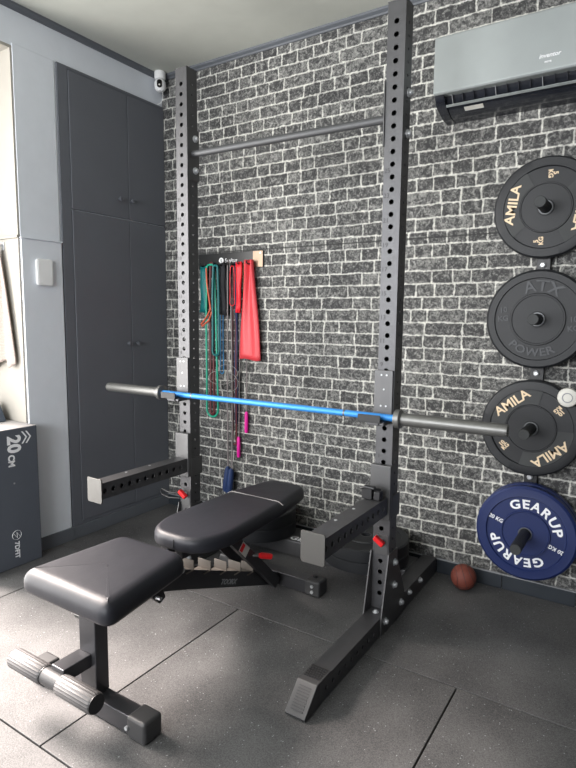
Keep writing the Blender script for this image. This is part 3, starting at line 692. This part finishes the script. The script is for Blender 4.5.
MB().obox((ax0+.120, 2.752, 2.3200), (ax0+.205, 2.752, 2.3200), (0, .012, -.0048), (0, .0004, .0007)).build('label_sticker', 'lab', ac)
write('inventor', .024, (-.445, 2.6545, 2.437), (1, 0, 0), (0, 0, 1), 'wht', ac, shear=.25, bold=.0004)
write('nova', .014, (-.450, 2.6545, 2.412), (1, 0, 0), (0, 0, 1), 'wht', ac, bold=.0003)

# ================================================================== SECURITY CAMERA, SWITCH, TOWEL, BOX, BALL
cy, cxk = 2.81, -2.836
scm = thing('security_camera', (cxk, cy, 2.81), 'small white dome security camera hanging from the ceiling corner', 'security camera')
MB().lathe([(0, ZC-.0005), (.034, ZC-.0005), (.036, ZC-.008), (.036, ZC-.042), (.032, ZC-.048), (0, ZC-.048)], (cxk, cy, 0), 'Z', 32).build('mount', 'wplas', scm)
MB().lathe([(0, 2.888), (.024, 2.885), (.035, 2.872), (.0375, 2.850), (.034, 2.828), (.022, 2.813), (0, 2.808)], (cxk, cy, 0), 'Z', 32).build('head', 'wplas', scm)
fd = Vector((.62, -.78, -.05)).normalized(); sd = Vector((0, 0, 1)).cross(fd).normalized()
o = Vector((cxk, cy, 2.852))+fd*.030
pts = []
for k in range(28):
    a = k*2*PI/28; c, d = math.cos(a), math.sin(a); pts.append(o+sd*.016*c+Vector((0, 0, 1))*(.015*d+(.010 if d > 0 else -.010)))
q = MB().add(pts+[p+fd*.009 for p in pts], [tuple(range(28)), tuple(range(28, 56))]+[(i, (i+1) % 28, 28+(i+1) % 28, 28+i) for i in range(28)]); q.build('lens_window', 'lens', scm)
MB().cyl(o+fd*.0085+Vector((0, 0, -.008)), o+fd*.0105+Vector((0, 0, -.008)), .0055, 14).build('lens', 'lab', scm)
MB().tube([(cxk+.005, cy+.015, 2.815), (cxk+.006, cy+.018, 2.79), (cxk-.002, cy+.02, 2.765), (cxk-.02, cy+.02, 2.748), (cxk-.05, cy+.02, 2.746)], .002, 6).build('cable', 'wplas', scm)

sw = thing('wall_switch', (XL+.014, 1.94, 1.525), 'white rounded rectangular cover plate on the blue-grey pier', 'wall plate')
q = rounded([(1.885, 1.512), (1.985, 1.512), (1.985, 1.657), (1.885, 1.657)], .02)
MB().prism(q, XL+.0145, XL+.034, 'X').build('cover', 'wplas', sw, bevel=.004)
q = rounded([(1.893, 1.521), (1.977, 1.521), (1.977, 1.648), (1.893, 1.648)], .015)
MB().prism(q, XL+.034, XL+.036, 'X').build('face', 'wplas', sw, bevel=.001)

hk = thing('coat_hook', (-3.035, 1.802, 1.72), 'small chrome hook on the white bay wall holding the towel', 'hook')
MB().box(-3.048, -3.022, 1.799, 1.8029, 1.70, 1.745).build('base', 'bolt', hk, bevel=.002)
MB().tube([(-3.035, 1.80, 1.728), (-3.035, 1.775, 1.722), (-3.035, 1.762, 1.728), (-3.035, 1.757, 1.742)], .005, 8).build('arm', 'bolt', hk)
# towel: pleated cloth hanging from the hook
def towel():
    nu, nv = 40, 36; vs = []
    for i in range(nv+1):
        t = i/nv
        for j in range(nu+1):
            s_ = j/nu
            half = .010+.115*min(1, t*1.05)**.8
            cxx = -3.045-.012*t
            x = cxx+(s_*2-1)*half
            zb = 1.02+.13*s_-.07*(1 if s_ > .62 else 0)*min(1, (s_-.62)/.2 if s_ > .62 else 0)
            z = 1.728-(1.728-zb)*t
            y = 1.780-.010*math.sin(s_*PI*5+1.2*t)*min(1, t*3)*(.4+.6*t)-.006*math.sin(s_*PI*2)
            vs.append((x, y-.004, z))
    fs = [(i*(nu+1)+j, i*(nu+1)+j+1, (i+1)*(nu+1)+j+1, (i+1)*(nu+1)+j) for i in range(nv) for j in range(nu)]
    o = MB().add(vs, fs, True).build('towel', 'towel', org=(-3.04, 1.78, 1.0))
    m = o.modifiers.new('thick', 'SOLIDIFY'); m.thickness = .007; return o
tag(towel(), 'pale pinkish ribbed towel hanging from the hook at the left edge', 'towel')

# plyometric box
bx = thing('plyo_box', (-3.1, 1.53, 0), 'grey plyometric box with a white number and chevrons, standing by the left wall', 'plyo box')
FX, FY = -2.789, 1.798
MB().box(-3.38, FX, 1.45, FY, .001, .752).build('body', 'box', bx, bevel=.004)
MB().box(-3.378, FX-.003, 1.452, FY-.002, .7515, .7545).build('top_panel', 'boxe', bx, bevel=.001)
MB().cyl((FX-.001, 1.655, .462), (FX+.0015, 1.655, .462), .005, 10).build('screw', 'grey', bx)
# lettering runs downwards: text direction = -z, text up = +y
write('20', .100, (FX+.0003, 1.664, .672), (0, 0, -1), (0, 1, 0), 'wht', bx, bold=.004, fx=.92)
write('CM', .048, (FX+.0003, 1.646, .585), (0, 0, -1), (0, 1, 0), 'wht', bx, bold=.002, fx=.9)
cv = MB()
for yy in (1.722, 1.745):
    for sgn in (-1, 1): cv.obox((FX+.0006, yy+.012, .700), (FX+.0006, yy-.012, .700+sgn*.033), (.0004, 0, 0), (0, .0045, 0))
cv.build('chevron_mark', 'wht', bx)
c = Vector((FX+.0006, 1.655, .178)); pts = [c+Vector((0, .025*math.cos(k*2*PI/28), .025*math.sin(k*2*PI/28))) for k in range(28)]
MB().tube(pts, .003, 6, closed=True, flat=.2).tube([c+Vector((0, -.016, .010)), c+Vector((0, .002, -.016)), c+Vector((0, .0, .014)), c+Vector((0, .016, -.008))], .004, 6, flat=.2).build('round_emblem', 'wht', bx)
write('7DFIT', .036, (FX+.0003, 1.655, .095), (0, 0, -1), (0, 1, 0), 'wht', bx, bold=.001)
# dark wedge behind the box
wd = thing('foam_wedge', (-3.08, 1.70, .755), 'dark blue-grey wedge resting on the grey box, at the left edge', 'wedge')
MB().prism([(-3.19, .7555), (-3.010, .7555), (-3.065, .85), (-3.13, .87)], 1.64, 1.76, 'Y').build('body', 'navyg', wd, bevel=.004) if False else None
M['navyg'] = mat('slate_foam', (60, 70, 84), .6)
MB().prism([(-3.19, .7555), (-3.012, .7555), (-3.068, .85), (-3.13, .87)], 1.64, 1.76, 'Y').build('body', 'navyg', wd, bevel=.004)
MB().cyl((-3.035, 1.6405, .78), (-3.035, 1.639, .78), .005, 10).build('rivet', 'bolt', wd)

# basketball
bc = Vector((-.716, 2.752, .0640)); br = .0625
bk = thing('basketball', (bc.x, bc.y, 0), 'small brown basketball on the rubber floor by the skirting tiles', 'ball')
q = MB().lathe([(br*math.sin(a), -br*math.cos(a)) for a in [PI*k/28 for k in range(29)]], bc, 'Z', 48); q.build('skin', 'ball', bk)
rot = Matrix.Rotation(.6, 3, 'X') @ Matrix.Rotation(.5, 3, 'Z')
sb = MB()
for kind in range(4):
    pts = []
    for k in range(56):
        a = k*2*PI/56
        if kind == 0: p = Vector((math.cos(a), math.sin(a), 0))
        elif kind == 1: p = Vector((0, math.cos(a), math.sin(a)))
        else:
            sgn = 1 if kind == 2 else -1
            p = Vector((sgn*(.55+.13*math.cos(2*a)), math.cos(a)*.8, math.sin(a)*.8)).normalized()
        pts.append(bc+rot @ (p*(br+.0001)))
    sb.tube(pts, .0012, 6, closed=True)
sb.build('seams', 'blk', bk)

# ================================================================== BAND HANGER AND WHAT HANGS FROM IT
hp = thing('band_hanger', (-2.32, 2.87, 1.67), 'black wall-mounted band holder with a brushed steel end and white lettering', 'band holder')
MB().box(-2.568, -2.044, 2.868, 2.8795, 1.656, 1.756).build('panel', 'bpan', hp, bevel=.002)
MB().box(-2.120, -2.046, 2.8670, 2.8679, 1.658, 1.754).build('steel_inlay', 'brush', hp)
MB().lathe([(0, 2.866), (.019, 2.866), (.019, 2.868)], (-2.372, 0, 1.707), 'Y', 28).build('round_emblem', 'wht', hp)
write('S', .026, (-2.372, 2.8658, 1.707), (1, 0, 0), (0, 0, 1), 'blk', hp, name='emblem_mark', bold=.0005)
write('Sveltus', .036, (-2.292, 2.8678, 1.707), (1, 0, 0), (0, 0, 1), 'wht', hp)
MB().lathe([(0, 2.864), (.006, 2.864), (.008, 2.868)], (-2.062, 0, 1.742), 'Y', 14).build('screw', 'bolt', hp)
pegs = [-2.506, -2.466, -2.395, -2.345, -2.312, -2.282, -2.245, -2.200, -2.130]
for x in pegs:
    MB().tube([(x, 2.868, 1.680), (x, 2.835, 1.674), (x, 2.818, 1.678), (x, 2.812, 1.692)], .0045, 8).build('peg', 'blk', hp)
G = 'bands and ropes on the band hanger'
def strap(name, label, cat, m, pts, w0, w1, th=.0035, y=2.846):
    """flat latex band: centre line (x, z) with widths, built as a thin solid ribbon"""
    n = len(pts); vs = []
    for i, p in enumerate(pts):
        x, z = p[0], p[1]; yy = p[2] if len(p) > 2 else y; wd_ = w0+(w1-w0)*i/(n-1)
        a = pts[max(i-1, 0)]; b = pts[min(i+1, n-1)]; t = Vector((b[0]-a[0], 0, b[1]-a[1])).normalized(); nn = Vector((t.z, 0, -t.x))
        for s in (-1, -.33, .33, 1):
            vs.append(Vector((x, yy+.004*math.cos(s*3+i*.7), z))+nn*s*wd_/2)
    fs = [(i*4+j, i*4+j+1, (i+1)*4+j+1, (i+1)*4+j) for i in range(n-1) for j in range(3)]
    o = MB().add(vs, fs, True).build(name, m); md = o.modifiers.new('thick', 'SOLIDIFY'); md.thickness = th
    return tag(o, label, cat, G)
def line(x0, z0, x1, z1, n=8, wob=.0, ph=0, y=None):
    return [(x0+(x1-x0)*k/n+wob*math.sin(k*1.3+ph), z0+(z1-z0)*k/n)+((y,) if y else ()) for k in range(n+1)]
def loop_pts(x0, x1, zt, zb, y=2.838, n=14, lean=0):
    out = []; r_ = abs(x1-x0)/2; c_ = (x0+x1)/2; rt = r_*.6
    for k in range(n+1): a = PI-PI*k/n; out.append((c_+rt*math.cos(a), y, zt+rt*math.sin(a)*.5))
    m_ = 10
    for k in range(1, m_): t = k/m_; out.append((c_+rt+(r_-rt)*math.sin(t*PI/2)+lean*t, y+.002*math.sin(t*7), zt+(zb+r_-zt)*t))
    for k in range(n+1): a = -PI*k/n; out.append((c_+lean+r_*math.cos(a), y, zb+r_+r_*math.sin(a)))
    for k in range(1, m_): t = 1-k/m_; out.append((c_-rt-(r_-rt)*math.sin(t*PI/2)+lean*t, y-.003*math.sin(t*6), zt+(zb+r_-zt)*t))
    return out
def cordloop(name, label, m, x0, x1, zt, zb, rr, y=2.838, flat=None, lean=0):
    return tag(MB().tube(loop_pts(x0, x1, zt, zb, y, lean=lean), rr, 8, closed=True, flat=flat).build(name, m), label, 'resistance band', G)
strap('resistance_band', 'wide teal band hanging leftmost on the band holder, beside the upright', 'resistance band', 'teal', line(-2.506, 1.675, -2.512, 1.375, 8, .004), .052, .050, .010, 2.846)
cordloop('resistance_band', 'long bright green looped band, second from the left upright', 'green', -2.482, -2.385, 1.668, .690, .0065, 2.832, lean=.01)
cordloop('resistance_band', 'long maroon looped band hanging inside the bright green one', 'maroon', -2.452, -2.420, 1.690, .705, .0075, 2.846)
cordloop('resistance_band', 'thin blue cord loop hanging right of the green loop', 'cyan', -2.372, -2.345, 1.62, .98, .004, 2.853)
tag(MB().tube([(-2.462, 2.823, 1.66), (-2.455, 2.822, 1.56), (-2.438, 2.822, 1.46), (-2.425, 2.822, 1.40), (-2.46, 2.820, 1.345), (-2.505, 2.820, 1.30), (-2.50, 2.822, 1.285), (-2.44, 2.822, 1.325), (-2.40, 2.824, 1.42)], .0055, 8).build('resistance_tube', 'orange'), 'thin orange tube crossing in front of the green band', 'resistance band', G)
tag(MB().tube(loop_pts(-2.408, -2.352, 1.665, 1.10, 2.818, lean=-.0), .0075, 8, closed=True).build('resistance_band', 'teal'), 'short teal-green looped band hanging in front of the blue cord', 'resistance band', G)
strap('door_anchor_strap', 'black folded fabric strap hanging in the middle of the band holder', 'strap', 'dk', line(-2.345, 1.690, -2.338, 1.36, 8, .004, y=2.836), .036, .060, .014)
strap('ankle_strap', 'black thick strap hanging just left of the skipping rope cords', 'strap', 'dk', line(-2.310, 1.680, -2.318, 1.36, 8, .003, y=2.848), .028, .040, .012)
# skipping rope with navy handles
jr = thing('skipping_rope', (-2.285, 2.84, .15), 'long brown-black cord rope with navy blue foam handles near the bench', 'skipping rope', G)
MB().tube([(-2.298, 2.838, .36), (-2.300, 2.838, .8), (-2.298, 2.838, 1.3), (-2.294, 2.836, 1.66), (-2.284, 2.832, 1.705), (-2.273, 2.836, 1.66), (-2.266, 2.840, 1.2), (-2.262, 2.84, .7), (-2.268, 2.84, .36)], .0048, 8).build('cord', 'cord', jr)
for x, z0, z1 in ((-2.300, .37, .20), (-2.272, .36, .17)):
    MB().tube([(x, 2.838, z0), (x, 2.838, z0-.02), (x-.012, 2.832, z1+.02), (x-.013, 2.832, z1)], [.008, .019, .023, .016], 14).build('handle', 'navyh', jr)
cordloop('resistance_band', 'dark brown looped band hanging right beside the rope cords', 'maroon', -2.268, -2.238, 1.66, .52, .0055, 2.852)
strap('resistance_band', 'long navy flat band hanging left of the red band', 'resistance band', 'navy', line(-2.237, 1.69, -2.240, .66, 14, .002, y=2.850), .026, .024, .004)
cordloop('resistance_band', 'short crimson cord loop hanging around the navy band', 'redb', -2.272, -2.232, 1.66, 1.42, .0028, 2.828)
strap('resistance_band', 'bright red folded band, short, left of the long coral band', 'resistance band', 'redb', line(-2.200, 1.690, -2.205, 1.375, 8, .002, y=2.826), .040, .034, .010)
tag(MB().tube(loop_pts(-2.178, -2.160, 1.68, 1.50, 2.846), .004, 8, closed=True).build('resistance_band', 'green2'), 'small olive loop peeking out between the red and coral bands', 'resistance band', G)
def coral():
    nu, nv = 16, 20; vs = []
    for i in range(nv+1):
        t = i/nv
        xl = -2.168+(-2.205+2.168)*min(1, t*1.0); xr = -2.096+(-2.040+2.096)*t
        for j in range(nu+1):
            s_ = j/nu; z = 1.700-(1.700-1.082-.006*math.sin(s_*6))*t
            y = 2.846-.016*math.sin(s_*PI*3)*(1-t*.75)-.008*(1-abs(s_*2-1))
            vs.append((xl+(xr-xl)*s_+.004*math.sin(t*6+s_*4), y, z))
    fs = [(i*(nu+1)+j, i*(nu+1)+j+1, (i+1)*(nu+1)+j+1, (i+1)*(nu+1)+j) for i in range(nv) for j in range(nu)]
    o = MB().add(vs, fs, True).build('resistance_band', 'pink'); m = o.modifiers.new('thick', 'SOLIDIFY'); m.thickness = .002
    return o
cb_ = tag(coral(), 'wide coral-red sheet band, rightmost on the band holder', 'resistance band', G)
pj = thing('skipping_rope', (-2.18, 2.84, .45), 'thin grey skipping rope with two magenta handles, behind the coral band', 'skipping rope', G)
MB().tube([(-2.225, 2.862, .57), (-2.220, 2.862, 1.0), (-2.214, 2.862, 1.5), (-2.200, 2.862, 1.67), (-2.17, 2.862, 1.69), (-2.160, 2.862, 1.6), (-2.162, 2.862, 1.2), (-2.163, 2.862, .75)], .0035, 8).build('cord', 'cord', pj)
for x, z in ((-2.226, .575), (-2.163, .745)):
    MB().tube([(x, 2.860, z), (x, 2.860, z-.012), (x, 2.860, z-.13), (x, 2.860, z-.138)], [.006, .0115, .0125, .008], 12).build('handle', 'mag', pj)
def coil():
    pts = []
    for k in range(60):
        a = k/59*4*PI; rr_ = .105+.02*math.sin(k*.21); pts.append((-2.315+.02*math.sin(k*.1)+rr_*math.cos(a), 2.828-.01*math.sin(a*1.5), .945+rr_*.62*math.sin(a)+.03*math.cos(a*.5)))
    pts += [(-2.18, 2.83, 1.03), (-2.16, 2.85, 1.10), (-2.155, 2.86, 1.3), (-2.15, 2.866, 1.6), (-2.135, 2.864, 1.69)]
    return MB().tube(pts, .0018, 6).build('wire_rope', 'pale')
tag(coil(), 'thin pale wire rope in loose loops hanging across the other cords', 'wire rope', G)

for o in sc.objects:
    if '_o' in o: del o['_o']
